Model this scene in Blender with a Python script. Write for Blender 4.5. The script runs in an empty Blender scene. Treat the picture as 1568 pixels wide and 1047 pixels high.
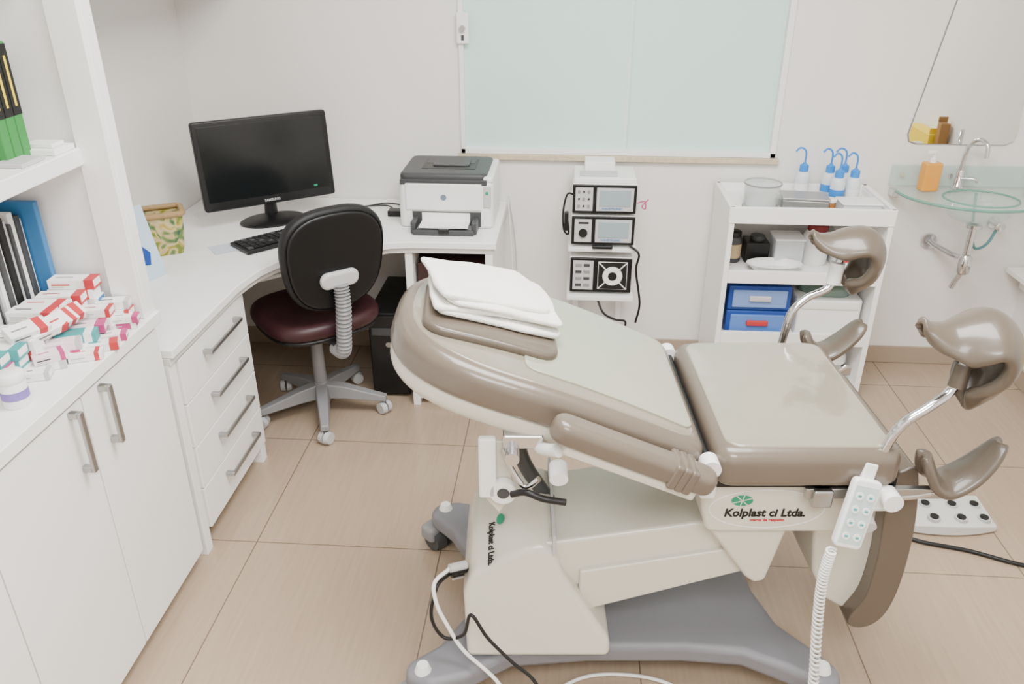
import bpy, math, random
import mathutils
from mathutils import Matrix, Vector
random.seed(7)
I4=Matrix.Identity(4)
XF=I4.copy()
PARTS=[]
def srgb(c):
    r=[]
    for v in c:
        v/=255.0
        r.append(v/12.92 if v<=0.04045 else ((v+0.055)/1.055)**2.4)
    return (r[0],r[1],r[2],1)
def mat(name,c,rough=.5,metal=0,var=.04,scale=8,bump=0,bscale=60,trans=0,coat=0,emit=0,ior=1.45,alpha=1):
    m=bpy.data.materials.new(name);m.use_nodes=True
    nt=m.node_tree;b=nt.nodes['Principled BSDF']
    col=srgb(c)
    tc=nt.nodes.new('ShaderNodeTexCoord')
    n=nt.nodes.new('ShaderNodeTexNoise');n.inputs['Scale'].default_value=scale;n.inputs['Detail'].default_value=4
    nt.links.new(tc.outputs['Object'],n.inputs['Vector'])
    mx=nt.nodes.new('ShaderNodeMix');mx.data_type='RGBA'
    mx.inputs[6].default_value=tuple(min(1,x*(1-var)) for x in col[:3])+(1,)
    mx.inputs[7].default_value=tuple(min(1,x*(1+var)) for x in col[:3])+(1,)
    nt.links.new(n.outputs['Fac'],mx.inputs[0]);nt.links.new(mx.outputs[2],b.inputs['Base Color'])
    b.inputs['Roughness'].default_value=rough;b.inputs['Metallic'].default_value=metal
    b.inputs['Transmission Weight'].default_value=trans;b.inputs['Coat Weight'].default_value=coat
    b.inputs['Coat Roughness'].default_value=.08;b.inputs['IOR'].default_value=ior
    b.inputs['Alpha'].default_value=alpha
    if emit:
        b.inputs['Emission Color'].default_value=col;b.inputs['Emission Strength'].default_value=emit
    if bump:
        n2=nt.nodes.new('ShaderNodeTexNoise');n2.inputs['Scale'].default_value=bscale
        nt.links.new(tc.outputs['Object'],n2.inputs['Vector'])
        bp=nt.nodes.new('ShaderNodeBump');bp.inputs['Strength'].default_value=bump;bp.inputs['Distance'].default_value=.01
        nt.links.new(n2.outputs['Fac'],bp.inputs['Height']);nt.links.new(bp.outputs[0],b.inputs['Normal'])
        if coat: nt.links.new(bp.outputs[0],b.inputs['Coat Normal'])
    return m
def mk(name,vs,fs,m,bevel=0,seg=3,smooth=True,sub=0,solid=0,angle=35,M=None):
    T=XF@M if M is not None else XF
    me=bpy.data.meshes.new(name)
    me.from_pydata([T@Vector(v) for v in vs],[],fs)
    me.materials.append(m);me.update()
    import bmesh
    bm=bmesh.new();bm.from_mesh(me);bmesh.ops.recalc_face_normals(bm,faces=bm.faces);bm.to_mesh(me);bm.free()
    if smooth:
        for p in me.polygons:p.use_smooth=True
        if not bevel and not sub: me.set_sharp_from_angle(angle=math.radians(angle))
    o=bpy.data.objects.new(name,me);bpy.context.collection.objects.link(o)
    if solid:
        s=o.modifiers.new('s','SOLIDIFY');s.thickness=solid;s.offset=0
    if bevel:
        b=o.modifiers.new('b','BEVEL');b.width=bevel;b.segments=seg;b.limit_method='ANGLE';b.angle_limit=math.radians(30);b.harden_normals=True
    if sub:
        s=o.modifiers.new('u','SUBSURF');s.levels=sub;s.render_levels=sub
    PARTS.append(o);return o
def bb(name,x0,x1,y0,y1,z0,z1,m,bevel=.003,M=None):
    vs=[(x,y,z) for x in(x0,x1) for y in(y0,y1) for z in(z0,z1)]
    fs=[(0,1,3,2),(4,6,7,5),(0,4,5,1),(2,3,7,6),(0,2,6,4),(1,5,7,3)]
    return mk(name,vs,fs,m,bevel=bevel,smooth=bevel>0,M=M)
def TR(x,y,z,rz=0,ry=0,rx=0):
    return Matrix.Translation((x,y,z))@Matrix.Rotation(math.radians(rz),4,'Z')@Matrix.Rotation(math.radians(ry),4,'Y')@Matrix.Rotation(math.radians(rx),4,'X')
def AX(o,c0,c1,c2):
    M=Matrix.Identity(4)
    for i,c in enumerate((c0,c1,c2)):
        c=Vector(c).normalized()
        for j in range(3):M[j][i]=c[j]
    for j in range(3):M[j][3]=o[j]
    return M
def cyl(name,p0,p1,r0,m,r1=None,n=24,M=None,sharp=35):
    if r1 is None:r1=r0
    p0=Vector(p0);p1=Vector(p1);d=(p1-p0).normalized()
    a=d.orthogonal().normalized();b=d.cross(a)
    vs=[];fs=[]
    for p,r in((p0,r0),(p1,r1)):
        for i in range(n):
            t=2*math.pi*i/n;vs.append(p+a*math.cos(t)*r+b*math.sin(t)*r)
    for i in range(n):fs.append((i,(i+1)%n,n+(i+1)%n,n+i))
    fs.append(tuple(range(n)));fs.append(tuple(range(n,2*n)))
    return mk(name,vs,fs,m,M=M)
def lathe(name,prof,c,m,n=32,M=None,sx=1,sy=1,angle=50):
    vs=[];fs=[]
    for r,z in prof:
        for i in range(n):
            t=2*math.pi*i/n;vs.append((c[0]+r*sx*math.cos(t),c[1]+r*sy*math.sin(t),c[2]+z))
    for k in range(len(prof)-1):
        for i in range(n):
            fs.append((k*n+i,k*n+(i+1)%n,(k+1)*n+(i+1)%n,(k+1)*n+i))
    if prof[0][0]>1e-4:fs.append(tuple(range(n)))
    if prof[-1][0]>1e-4:fs.append(tuple(range((len(prof)-1)*n,len(prof)*n)))
    return mk(name,vs,fs,m,M=M,angle=angle)
def catmull(P,k=8):
    P=[Vector(p) for p in P]
    if len(P)<3:return P
    Q=[P[0]*2-P[1]]+P+[P[-1]*2-P[-2]];out=[]
    for i in range(1,len(Q)-2):
        for j in range(k):
            t=j/k
            a,b,c,d=Q[i-1],Q[i],Q[i+1],Q[i+2]
            out.append(.5*((2*b)+(c-a)*t+(2*a-5*b+4*c-d)*t*t+(3*b-a-3*c+d)*t**3))
    out.append(P[-1]);return out
def tube(name,P,r,m,k=8,n=10,M=None,rf=None,raw=False):
    C=[Vector(p) for p in P] if raw else catmull(P,k)
    vs=[];fs=[];a=None;N=len(C)
    for i,p in enumerate(C):
        d=(C[min(i+1,N-1)]-C[max(i-1,0)])
        d=d.normalized() if d.length>1e-9 else Vector((0,0,1))
        if a is None:a=d.orthogonal().normalized()
        else:
            a=(a-d*a.dot(d))
            a=a.normalized() if a.length>1e-6 else d.orthogonal().normalized()
        b=d.cross(a);rr=r if rf is None else rf(i/(N-1))
        for j in range(n):
            t=2*math.pi*j/n;vs.append(p+a*math.cos(t)*rr+b*math.sin(t)*rr)
    for i in range(N-1):
        for j in range(n):fs.append((i*n+j,i*n+(j+1)%n,(i+1)*n+(j+1)%n,(i+1)*n+j))
    fs.append(tuple(range(n)));fs.append(tuple(range((N-1)*n,N*n)))
    return mk(name,vs,fs,m,M=M,angle=70)
def prism(name,poly,z0,z1,m,bevel=.003,M=None,seg=3):
    n=len(poly)
    vs=[(x,y,z0) for x,y in poly]+[(x,y,z1) for x,y in poly]
    fs=[tuple(range(n)),tuple(range(n,2*n))]+[(i,(i+1)%n,n+(i+1)%n,n+i) for i in range(n)]
    return mk(name,vs,fs,m,bevel=bevel,M=M,seg=seg)
def rrect(x0,x1,y0,y1,r,n=6):
    out=[]
    for cx,cy,a0 in((x1-r,y1-r,0),(x0+r,y1-r,90),(x0+r,y0+r,180),(x1-r,y0+r,270)):
        for i in range(n+1):
            a=math.radians(a0+90*i/n);out.append((cx+r*math.cos(a),cy+r*math.sin(a)))
    return out
def sup(cx,cy,a,b,e=2.5,n=48):
    out=[]
    for i in range(n):
        t=2*math.pi*i/n;c,s=math.cos(t),math.sin(t)
        out.append((cx+a*math.copysign(abs(c)**(2/e),c),cy+b*math.copysign(abs(s)**(2/e),s)))
    return out
def pad(name,O,z0,z1,r,m,M=None,dome=0,segs=5,rb=None,caps=(.85,.6,.3)):
    n=len(O);A=sum(O[i][0]*O[(i+1)%n][1]-O[(i+1)%n][0]*O[i][1] for i in range(n))
    if A<0:O=O[::-1]
    rb=r if rb is None else rb
    nr=[]
    for i in range(n):
        dx=O[(i+1)%n][0]-O[i-1][0];dy=O[(i+1)%n][1]-O[i-1][1];l=math.hypot(dx,dy) or 1
        nr.append((-dy/l,dx/l))
    cx=sum(p[0] for p in O)/n;cy=sum(p[1] for p in O)/n
    rings=[]
    for k in range(segs+1):
        a=math.pi/2*k/segs;rings.append((rb*(1-math.sin(a)),z0+rb*(1-math.cos(a)),1))
    for k in range(segs+1):
        a=math.pi/2*k/segs;rings.append((r*(1-math.cos(a)),z1-r+r*math.sin(a),1))
    vs=[];fs=[]
    def ring(ins,z,s):
        for i,p in enumerate(O):
            x=p[0]+nr[i][0]*ins;y=p[1]+nr[i][1]*ins
            vs.append((cx+(x-cx)*s,cy+(y-cy)*s,z))
    for q in rings:ring(*q)
    for s in caps:ring(r,z1+dome*(1-s*s),s)
    R=len(rings)+len(caps)
    for k in range(R-1):
        for i in range(n):fs.append((k*n+i,k*n+(i+1)%n,(k+1)*n+(i+1)%n,(k+1)*n+i))
    vs.append((cx,cy,z1+dome));c=len(vs)-1
    for i in range(n):fs.append(((R-1)*n+i,(R-1)*n+(i+1)%n,c))
    fs.append(tuple(range(n)))
    return mk(name,vs,fs,m,M=M,angle=60)
def text(name,s,size,m,M,depth=.0006,shear=0,bold=0,sx=1):
    c=bpy.data.curves.new('t','FONT');c.body=s;c.size=size;c.extrude=depth;c.shear=shear;c.offset=bold;c.resolution_u=3
    c.align_x='CENTER';c.align_y='CENTER'
    o=bpy.data.objects.new('t',c);bpy.context.collection.objects.link(o)
    bpy.context.view_layer.update()
    me=bpy.data.meshes.new_from_object(o.evaluated_get(bpy.context.evaluated_depsgraph_get()))
    bpy.data.objects.remove(o)
    me.transform(XF@M@Matrix.Diagonal((sx,1,1,1)));me.materials.clear();me.materials.append(m)
    o=bpy.data.objects.new(name,me);bpy.context.collection.objects.link(o);PARTS.append(o);return o
def group(name):
    global PARTS
    bpy.context.view_layer.update()
    lo=Vector((1e9,)*3);hi=Vector((-1e9,)*3)
    for o in PARTS:
        for v in o.data.vertices:
            for j in range(3):lo[j]=min(lo[j],v.co[j]);hi[j]=max(hi[j],v.co[j])
    e=bpy.data.objects.new(name,None);e.empty_display_size=.05
    loc=Vector(((lo.x+hi.x)/2,(lo.y+hi.y)/2,lo.z));e.location=loc
    bpy.context.collection.objects.link(e)
    for o in PARTS:
        o.data.transform(Matrix.Translation(-loc));o.parent=e
    PARTS=[];return e
def single(name):
    global PARTS
    o=PARTS[-1];o.name=name;PARTS=[];return o
def dens(P,ts=(0,.34,.67)):
    out=[]
    n=len(P)
    for i in range(n):
        for t in ts:out.append((P[i][0]*(1-t)+P[(i+1)%n][0]*t,P[i][1]*(1-t)+P[(i+1)%n][1]*t))
    return out

# ---------------- materials
WALL=mat('wall_paint',(232,229,225),.7,var=.01,scale=2)
CEIL=mat('ceiling_paint',(241,240,238),.8)
LAM=mat('white_laminate',(246,245,243),.35,var=.01)
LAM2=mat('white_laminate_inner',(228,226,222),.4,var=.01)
STEEL=mat('brushed_steel',(175,175,175),.35,1)
CHROME=mat('chrome',(215,215,218),.12,1,var=.01)
BLACK=mat('black_plastic',(14,14,16),.4)
SCREEN=mat('screen_glass',(20,23,24),.16)
DGREY=mat('dark_grey_plastic',(62,64,66),.45)
GREY=mat('grey_plastic',(136,136,138),.45)
LGREY=mat('light_grey_plastic',(190,190,191),.45)
BASEG=mat('base_grey_paint',(122,122,128),.45)
CREAM=mat('cream_shell',(211,207,193),.28,coat=.3,var=.01)
WHITEP=mat('white_plastic',(238,238,236),.35,var=.01)
TAUPE=mat('taupe_vinyl',(106,95,83),.3,coat=.4,var=.05,bump=.06,bscale=25)
TAUPED=mat('taupe_vinyl_dark',(92,82,71),.32,coat=.3,var=.05,bump=.06,bscale=25)
COVER=mat('clear_plastic_cover',(148,142,125),.14,coat=1,var=.06,scale=5,bump=.32,bscale=9)
COVERB=mat('clear_cover_over_back',(134,126,111),.18,coat=.8,var=.06,scale=5,bump=.2,bscale=10)
COVERG=mat('clear_plastic_cover_pale',(158,159,138),.14,coat=1,var=.05,scale=5,bump=.28,bscale=9)
TOWEL=mat('towel_cloth',(238,236,229),.9,bump=.35,bscale=350)
TRAYG=mat('seat_maroon',(52,24,28),.45)
PAPER=mat('paper',(242,242,240),.7)
BLUE=mat('blue_plastic',(34,70,150),.35)
BLUEC=mat('bright_blue_cap',(40,130,215),.4)
GLASS=mat('sink_glass',(200,226,218),.03,alpha=.3,coat=.5)
GLASSE=mat('sink_glass_edge',(112,166,150),.1,alpha=.75)
JARG=mat('jar_glass',(205,212,212),.03,alpha=.28,coat=.6)
BOTT=mat('wash_bottle_plastic',(232,238,242),.3,alpha=.75)
GREEN=mat('logo_green',(20,135,100),.5)
INK=mat('ink_black',(15,15,15),.6)
RED=mat('red_print',(190,50,56),.5)
MAG=mat('magenta_print',(186,60,122),.5)
TEAL=mat('teal_print',(60,155,155),.5)
BLU=mat('blue_print',(56,118,172),.5)
YEL=mat('yellow_plastic',(235,205,40),.5)
ORANGE=mat('orange_soap',(232,160,60),.15,alpha=.9)
AMBER=mat('amber_jar',(150,95,45),.2)
PINKW=mat('pale_pink_print',(236,218,226),.5)
GRASS=mat('green_print',(50,130,60),.5)
BROWN=mat('brown_print',(150,110,60),.5)
MIRR=mat('mirror_silver',(240,240,236),.02,1,var=0)
MARB=mat('sill_marble',(200,184,158),.35,var=.25,scale=60)
FROST=mat('frosted_glass',(205,235,228),.2,var=.015,scale=3,coat=.4)
ALU=mat('white_aluminium',(240,240,239),.35,var=.01)
BEIGES=mat('baseboard_tile',(166,149,130),.35,var=.05)
# floor
FL=bpy.data.materials.new('floor_tile');FL.use_nodes=True
nt=FL.node_tree;b=nt.nodes['Principled BSDF'];N=nt.nodes.new;Lk=nt.links.new
tc=N('ShaderNodeTexCoord');sp=N('ShaderNodeSeparateXYZ');Lk(tc.outputs['Object'],sp.inputs[0])
def M2(op,a,bv):
    n=N('ShaderNodeMath');n.operation=op
    if hasattr(a,'links'):Lk(a,n.inputs[0])
    else:n.inputs[0].default_value=a
    if hasattr(bv,'links'):Lk(bv,n.inputs[1])
    else:n.inputs[1].default_value=bv
    return n.outputs[0]
px=M2('PINGPONG',M2('ADD',sp.outputs[0],1.0+6.2),.31)
py=M2('PINGPONG',M2('ADD',sp.outputs[1],-2.07+6.2),.31)
g=M2('LESS_THAN',M2('MINIMUM',px,py),.0020)
mp=N('ShaderNodeMapping');mp.inputs['Scale'].default_value=(60,3,1);Lk(tc.outputs['Object'],mp.inputs[0])
ns=N('ShaderNodeTexNoise');ns.inputs['Scale'].default_value=1.5;ns.inputs['Detail'].default_value=5;Lk(mp.outputs[0],ns.inputs[0])
r1=N('ShaderNodeMix');r1.data_type='RGBA';r1.inputs[6].default_value=srgb((161,140,118));r1.inputs[7].default_value=srgb((180,160,138));Lk(ns.outputs['Fac'],r1.inputs[0])
r2=N('ShaderNodeMix');r2.data_type='RGBA';r2.inputs[7].default_value=srgb((112,96,80));Lk(g,r2.inputs[0]);Lk(r1.outputs[2],r2.inputs[6]);Lk(r2.outputs[2],b.inputs['Base Color'])
b.inputs['Roughness'].default_value=.22

# ---------------- room
XL,XR,YB,YF,ZC=-1.66,2.06,3.55,-1.6,2.75
bb('floor',XL-.1,XR+.1,YF-.1,YB+.1,-.1,0,FL,0);single('floor')
bb('ceiling',XL-.1,XR+.1,YF-.1,YB+.1,ZC,ZC+.1,CEIL,0);single('ceiling')
bb('w',XL-.1,XL,YF,YB,0,ZC,WALL,0);single('wall_left')
bb('w',XR,XR+.1,YF,YB,0,ZC,WALL,0);single('wall_right')
bb('w',XL-.1,XR+.1,YF-.1,YF,0,ZC,WALL,0);single('wall_front')
wx0,wx1,wz0,wz1=-.47,.885,.965,2.1
bb('lower',XL-.1,XR+.1,YB,YB+.1,0,wz0,WALL,0)
bb('upper',XL-.1,XR+.1,YB,YB+.1,wz1,ZC,WALL,0)
bb('left_part',XL-.1,wx0,YB,YB+.1,wz0,wz1,WALL,0)
bb('right_part',wx1,XR+.1,YB,YB+.1,wz0,wz1,WALL,0)
group('wall_back')
# window
for nm,a in(('frame_left',(wx0,wx0+.02,wz0,wz1)),('frame_right',(wx1-.025,wx1,wz0,wz1)),('frame_bottom',(wx0,wx1,wz0,wz0+.022)),('frame_top',(wx0,wx1,wz1-.03,wz1))):
    bb(nm,a[0],a[1],3.535,3.60,a[2],a[3],ALU,.002)
bb('pane_left',wx0+.015,.25,3.562,3.568,wz0+.018,wz1-.02,FROST,.001)
bb('pane_right',.235,wx1-.02,3.572,3.578,wz0+.018,wz1-.02,FROST,.001)
bb('pane_edge',.2365,.2405,3.560,3.563,wz0+.02,wz1-.02,ALU,.001)
bb('lock_plate',-.475,-.425,3.520,3.536,1.42,1.54,ALU,.004)
cyl('lock_knob',(-.45,3.522,1.48),(-.45,3.505,1.48),.012,STEEL)
bb('lock_slot',-.456,-.444,3.5165,3.522,1.435,1.455,DGREY,.001)
group('window_1')
bb('s',wx0-.015,wx1+.015,3.525,3.56,wz0-.024,wz0-.0005,MARB,.002);single('window_sill')
bb('b',XL+.001,XR-.001,YB-.012,YB-.0005,0.001,.085,BEIGES,.002);single('baseboard_back')
bb('b',XR-.012,XR-.0005,YF,YB-.013,0.001,.085,BEIGES,.002);single('baseboard_right')
# right ledge
bb('top',1.965,2.058,1.6,3.535,.475,.50,LAM,.004);bb('support',2.04,2.058,1.6,3.535,.40,.475,LAM,.003);group('ledge_shelf')
bb('body',1.968,2.05,2.12,2.45,.501,.85,YEL,.003);bb('flap',1.975,2.045,2.42,2.43,.85,.88,YEL,.002);bb('label',1.963,1.967,2.2,2.32,.66,.76,RED,0);bb('label_back',2.0,2.03,2.4502,2.451,.66,.80,RED,0);group('sharps_disposal_box')
bb('body',1.995,2.045,2.46,2.51,.501,.92,BROWN,.003);bb('flap',1.995,2.045,2.458,2.462,.92,.95,BROWN,.001);group('carton_box')
# mirror
pm=[(1.42,1.075),(1.43,1.045),(1.46,1.035),(1.82,1.035),(1.85,1.05),(1.858,1.085),(1.80,1.80),(1.78,1.83),(1.56,1.83),(1.53,1.80)]
prism('glass',[(x,z) for x,z in pm],0,.006,MIRR,.001,M=AX((0,3.547,0),(1,0,0),(0,0,1),(0,-1,0)))
prism('backing',[(x+(.003 if x>1.64 else -.003),z+(.003 if z>1.4 else -.003)) for x,z in pm],-.0025,-.0005,GREY,.0005,M=AX((0,3.547,0),(1,0,0),(0,0,1),(0,-1,0)))
group('mirror')

# ---------------- left cabinet with bookcase
cf=-1.13
bb('carcass',XL+.001,cf-.02,-1.0,1.97,.06,.845,LAM,.002)
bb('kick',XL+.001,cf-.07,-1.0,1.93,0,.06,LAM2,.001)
bb('countertop',XL+.001,cf+.008,-1.0,1.99,.845,.88,LAM,.003)
ys=[-.70,-.32,.06,.44,.82,1.20,1.58,1.965]
for i in range(len(ys)-1):
    bb('door_%d'%i,cf-.019,cf,ys[i]+.002,ys[i+1]-.002,.05,.835,LAM,.002)
for j,yy in enumerate((1.655,1.525,.90,.77,.14)):
    bb('handle_%d'%j,cf+.022,cf+.032,yy-.008,yy+.008,.665,.83,STEEL,.003)
    bb('handle_post_a%d'%j,cf-.001,cf+.024,yy-.008,yy+.008,.665,.682,STEEL,.003)
    bb('handle_post_b%d'%j,cf-.001,cf+.024,yy-.008,yy+.008,.813,.83,STEEL,.003)
group('storage_cabinet')
bb('end_panel',XL+.001,-1.135,1.945,1.99,.881,2.4,LAM,.003)
bb('front_stile',-1.215,-1.135,1.928,1.945,.881,2.4,LAM,.002)
bb('shelf_low',XL+.001,-1.205,-1.0,1.944,1.30,1.342,LAM,.003)
bb('shelf_high',XL+.001,-1.205,-1.0,1.944,1.76,1.80,LAM,.003)
bb('top_board',XL+.001,-1.145,-1.0,1.99,2.4,2.44,LAM,.003)
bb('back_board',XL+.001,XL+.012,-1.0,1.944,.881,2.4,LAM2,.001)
bb('near_panel',XL+.001,-1.145,-1.0,-.96,.881,2.4,LAM,.002)
group('bookcase')
bb('body',XL+.001,-1.30,2.0,3.545,1.70,2.35,LAM,.003)
bb('door_a',-1.30,-1.282,2.0,2.76,1.70,2.35,LAM,.003);bb('door_b',-1.30,-1.282,2.77,3.54,1.70,2.35,LAM,.003)
group('overhead_cabinet')
for q,(yy,w_) in enumerate(((1.818,.03),(1.786,.03),(1.755,.029))):
    bb('cover_%d'%q,-1.38,-1.275,yy,yy+w_,1.3425,1.60,GRASS,.003);bb('spine_black_%d'%q,-1.277,-1.2735,yy+.0005,yy+w_-.0005,1.44,1.595,INK,.001)
    bb('spine_title_%d'%q,-1.2735,-1.2728,yy+.011,yy+.018,1.46,1.57,YEL,0)
bb('black_side',-1.379,-1.277,1.848,1.8487,1.44,1.595,INK,0)
group('medical_textbooks')
bb('box',-1.31,-1.215,1.84,1.925,1.3425,1.356,PAPER,.002);bb('box2',-1.29,-1.22,1.72,1.81,1.3425,1.352,LGREY,.002)
bb('box3',-1.30,-1.23,1.86,1.91,1.3565,1.366,WHITEP,.002)
group('leaflet_stack')
cols=[PAPER,DGREY,PAPER,DGREY,LGREY,INK,PAPER,DGREY,PAPER,LGREY,DGREY,PAPER]
y=1.895
for i,c in enumerate(cols):
    w=.010+.005*(i%3);y-=w+.001
    bb('book_%d'%i,-1.56,-1.385+.006*(i%2),y,y+w,.881,1.17+.012*((i*7)%3),c,.002)
bb('blue_folder',-1.58,-1.345,1.90,1.918,.881,1.21,BLU,.003)
group('book_row')
# medicine boxes
def medbox(i,x,y,z,rz,l,w,h,base,band,tilt=0,tx=0):
    M=TR(x,y,z,rz,tx,tilt)
    bb('box_%d'%i,-l/2,l/2,-w/2,w/2,0,h,base,.001,M=M)
    e=.0004
    f1=random.choice((.5,.40));f0=f1-random.choice((.14,.2,.26))
    bb('band_%d'%i,l*f0,l*f1+(e if f1==.5 else 0),-w/2-e,w/2+e,0,h+e,band,0,M=M)
    if f1==.5: bb('end_%d'%i,l/2+e,l/2+e*2,-w/2+.003,w/2-.003,h*.25,h-.002,base,0,M=M)
    bb('stripe_%d'%i,-l*.42,-l*.02,-w/2-e,-w/2,h*.42,h*.58,random.choice((band,DGREY,LGREY)),0,M=M)
    bb('line_%d'%i,-l*.42,-l*.16,-w/2-e,-w/2,h*.22,h*.30,LGREY,0,M=M)
    bb('print_%d'%i,-l*.38,l*.0,-w*.05,w*.06,h*.5,h+e,random.choice((band,DGREY,GREY)),0,M=M)
k=0
def stack(x,y,seq,rz,l=.095,w=.042,j=5):
    global k
    z=.8812
    for (h,base,band) in seq:
        medbox(k,x+random.uniform(-.005,.005),y+random.uniform(-.003,.003),z,rz+random.uniform(-j,j),l*random.uniform(.92,1.05),w,h,base,band);z+=h+.0006;k+=1
W_,B_=PAPER,BLU
H=.022
stack(-1.285,1.892,[(.026,W_,LGREY),(.026,B_,BLU),(.024,B_,PAPER),(.026,W_,RED),(.026,W_,RED)],4,.125,.045)
stack(-1.195,1.897,[(H,B_,BLU),(H,W_,RED),(H,W_,LGREY)],10,.085,.04,8)
stack(-1.30,1.842,[(.026,W_,RED),(.026,W_,LGREY),(.026,W_,RED),(.026,W_,RED)],6,.115,.045)
stack(-1.215,1.848,[(H,W_,LGREY),(H,W_,RED),(H,W_,RED)],16,.08,.042,8)
stack(-1.158,1.87,[(.018,MAG,W_),(.018,W_,MAG)],22,.07,.032,10)
stack(-1.305,1.79,[(.026,W_,LGREY),(.026,W_,RED),(.026,W_,RED),(.024,W_,RED)],6,.11,.045)
stack(-1.22,1.795,[(H,W_,MAG),(H,PINKW,MAG)],26,.09,.042,9)
stack(-1.16,1.80,[(.018,W_,MAG)],24,.07,.036)
stack(-1.305,1.74,[(.026,W_,RED),(.026,W_,LGREY),(.026,W_,RED),(.026,W_,RED)],5,.11,.045)
stack(-1.215,1.745,[(H,W_,TEAL),(.024,TEAL,W_)],14,.09,.042,8)
stack(-1.158,1.742,[(.02,W_,RED)],30,.08,.036)
stack(-1.305,1.69,[(.026,W_,MAG),(.026,W_,LGREY),(.026,W_,RED)],8,.11,.045)
stack(-1.22,1.695,[(H,W_,MAG),(H,PINKW,LGREY)],20,.085,.04,9)
stack(-1.165,1.69,[(.02,W_,RED)],22,.08,.036)
stack(-1.30,1.64,[(.026,W_,LGREY),(.026,W_,RED),(.024,W_,LGREY)],6,.11,.045)
stack(-1.225,1.64,[(.02,W_,LGREY),(.02,PINKW,MAG)],35,.08,.04,9)
stack(-1.305,1.59,[(.026,W_,LGREY),(.026,W_,TEAL),(.026,W_,TEAL)],6,.11,.045)
stack(-1.235,1.585,[(.02,W_,LGREY)],24,.07,.036)
stack(-1.31,1.54,[(.026,W_,LGREY),(.026,PINKW,MAG),(.026,W_,TEAL)],8,.11,.045)
for yy in(1.49,1.44,1.38,1.32):stack(-1.31,yy,[(.026,W_,RED),(.026,W_,LGREY)],8,.11,.045)
for (x,y,z,rz,tl) in((-1.25,1.765,.952,65,30),(-1.245,1.725,.955,75,36),(-1.255,1.69,.95,70,28),(-1.27,1.65,.965,60,24)):
    medbox(k,x,y,z,rz,.095,.042,.022,PAPER,RED,tl);k+=1
group('medicine_box_pile')
lathe('body',[(.026,0),(.028,.004),(.028,.055),(.024,.06)],(-1.20,1.47,.8805),WHITEP);lathe('lid',[(.027,.06),(.028,.063),(.028,.078),(.026,.08)],(-1.20,1.47,.8805),PAPER)
lathe('label',[(.0285,.02),(.0285,.04)],(-1.20,1.47,.8805),mat('label_violet',(130,110,180),.5))
group('medicine_jar')

# ---------------- corner desk
poly=[(XL+.002,1.995),(-1.115,1.995),(-1.11,2.48),(-1.10,2.56),(-1.085,2.64),(-1.055,2.71),(-1.01,2.77),(-.94,2.82),(-.84,2.87),(-.74,2.92),(-.68,2.955),(-.60,2.97),(-.27,2.975),(-.27,3.545),(XL+.002,3.545)]
prism('top',poly,.722,.75,LAM,.004)
poly2=[(x+(-.012 if i in range(1,13) else 0),y+(.012 if i in range(2,13) else 0)) for i,(x,y) in enumerate(poly)]
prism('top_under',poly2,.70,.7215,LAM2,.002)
bb('ped_side_near',XL+.002,-1.135,1.995,2.035,0,.70,LAM,.002)
bb('ped_side_far',XL+.002,-1.135,2.52,2.56,0,.70,LAM,.002)
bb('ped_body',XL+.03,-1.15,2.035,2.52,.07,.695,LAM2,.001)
for i in range(4):
    z0=.075+i*.155
    bb('drawer_%d'%i,-1.149,-1.13,2.045,2.558,z0,z0+.151,LAM,.002)
    zz=z0+.10
    bb('pull_%d'%i,-1.108,-1.098,2.20,2.46,zz-.007,zz+.007,STEEL,.003)
    bb('pull_a%d'%i,-1.131,-1.105,2.20,2.215,zz-.007,zz+.007,STEEL,.002)
    bb('pull_b%d'%i,-1.131,-1.105,2.445,2.46,zz-.007,zz+.007,STEEL,.002)
bb('pc_left',-.635,-.605,2.99,3.53,0,.70,LAM,.002)
bb('pc_right',-.315,-.285,2.99,3.53,0,.70,LAM,.002)
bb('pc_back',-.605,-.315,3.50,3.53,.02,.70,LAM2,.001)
bb('pc_shelf',-.605,-.315,3.0,3.50,.38,.40,LAM,.002)
bb('pc_bottom',-.605,-.315,3.0,3.50,.03,.05,LAM,.002)
pad('keyboard_tray',rrect(-.28,.28,-.16,.16,.05),0,.016,.004,LAM,M=TR(-1.10,3.0,.655,43))
bb('tray_bracket',-.02,.02,-.1,.1,.016,.045,LAM2,.001,M=TR(-1.10,3.0,.655,43))
cyl('cable_grommet',(-1.565,3.25,.75),(-1.565,3.25,.753),.028,WHITEP)
group('corner_desk')
bb('box',-.595,-.33,3.03,3.3,.4015,.64,mat('dark_box',(52,27,26),.5),.004);bb('front_label',-.53,-.39,3.0285,3.031,.54,.60,GREY,.001);group('storage_box')
bb('case',-.825,-.66,3.06,3.48,.01,.40,BLACK,.006);bb('front_bezel',-.82,-.665,3.05,3.062,.02,.39,BLACK,.004);bb('drive_bay',-.81,-.675,3.046,3.052,.30,.335,DGREY,.002)
for a in(0,1,2,3):bb('foot_%d'%a,-.81+.1*(a%2),-.79+.1*(a%2),3.1+.3*(a//2),3.12+.3*(a//2),0,.012,BLACK,.001)
cyl('power_button',(-.74,3.05,.26),(-.74,3.043,.26),.012,STEEL)
group('computer_tower')
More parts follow.
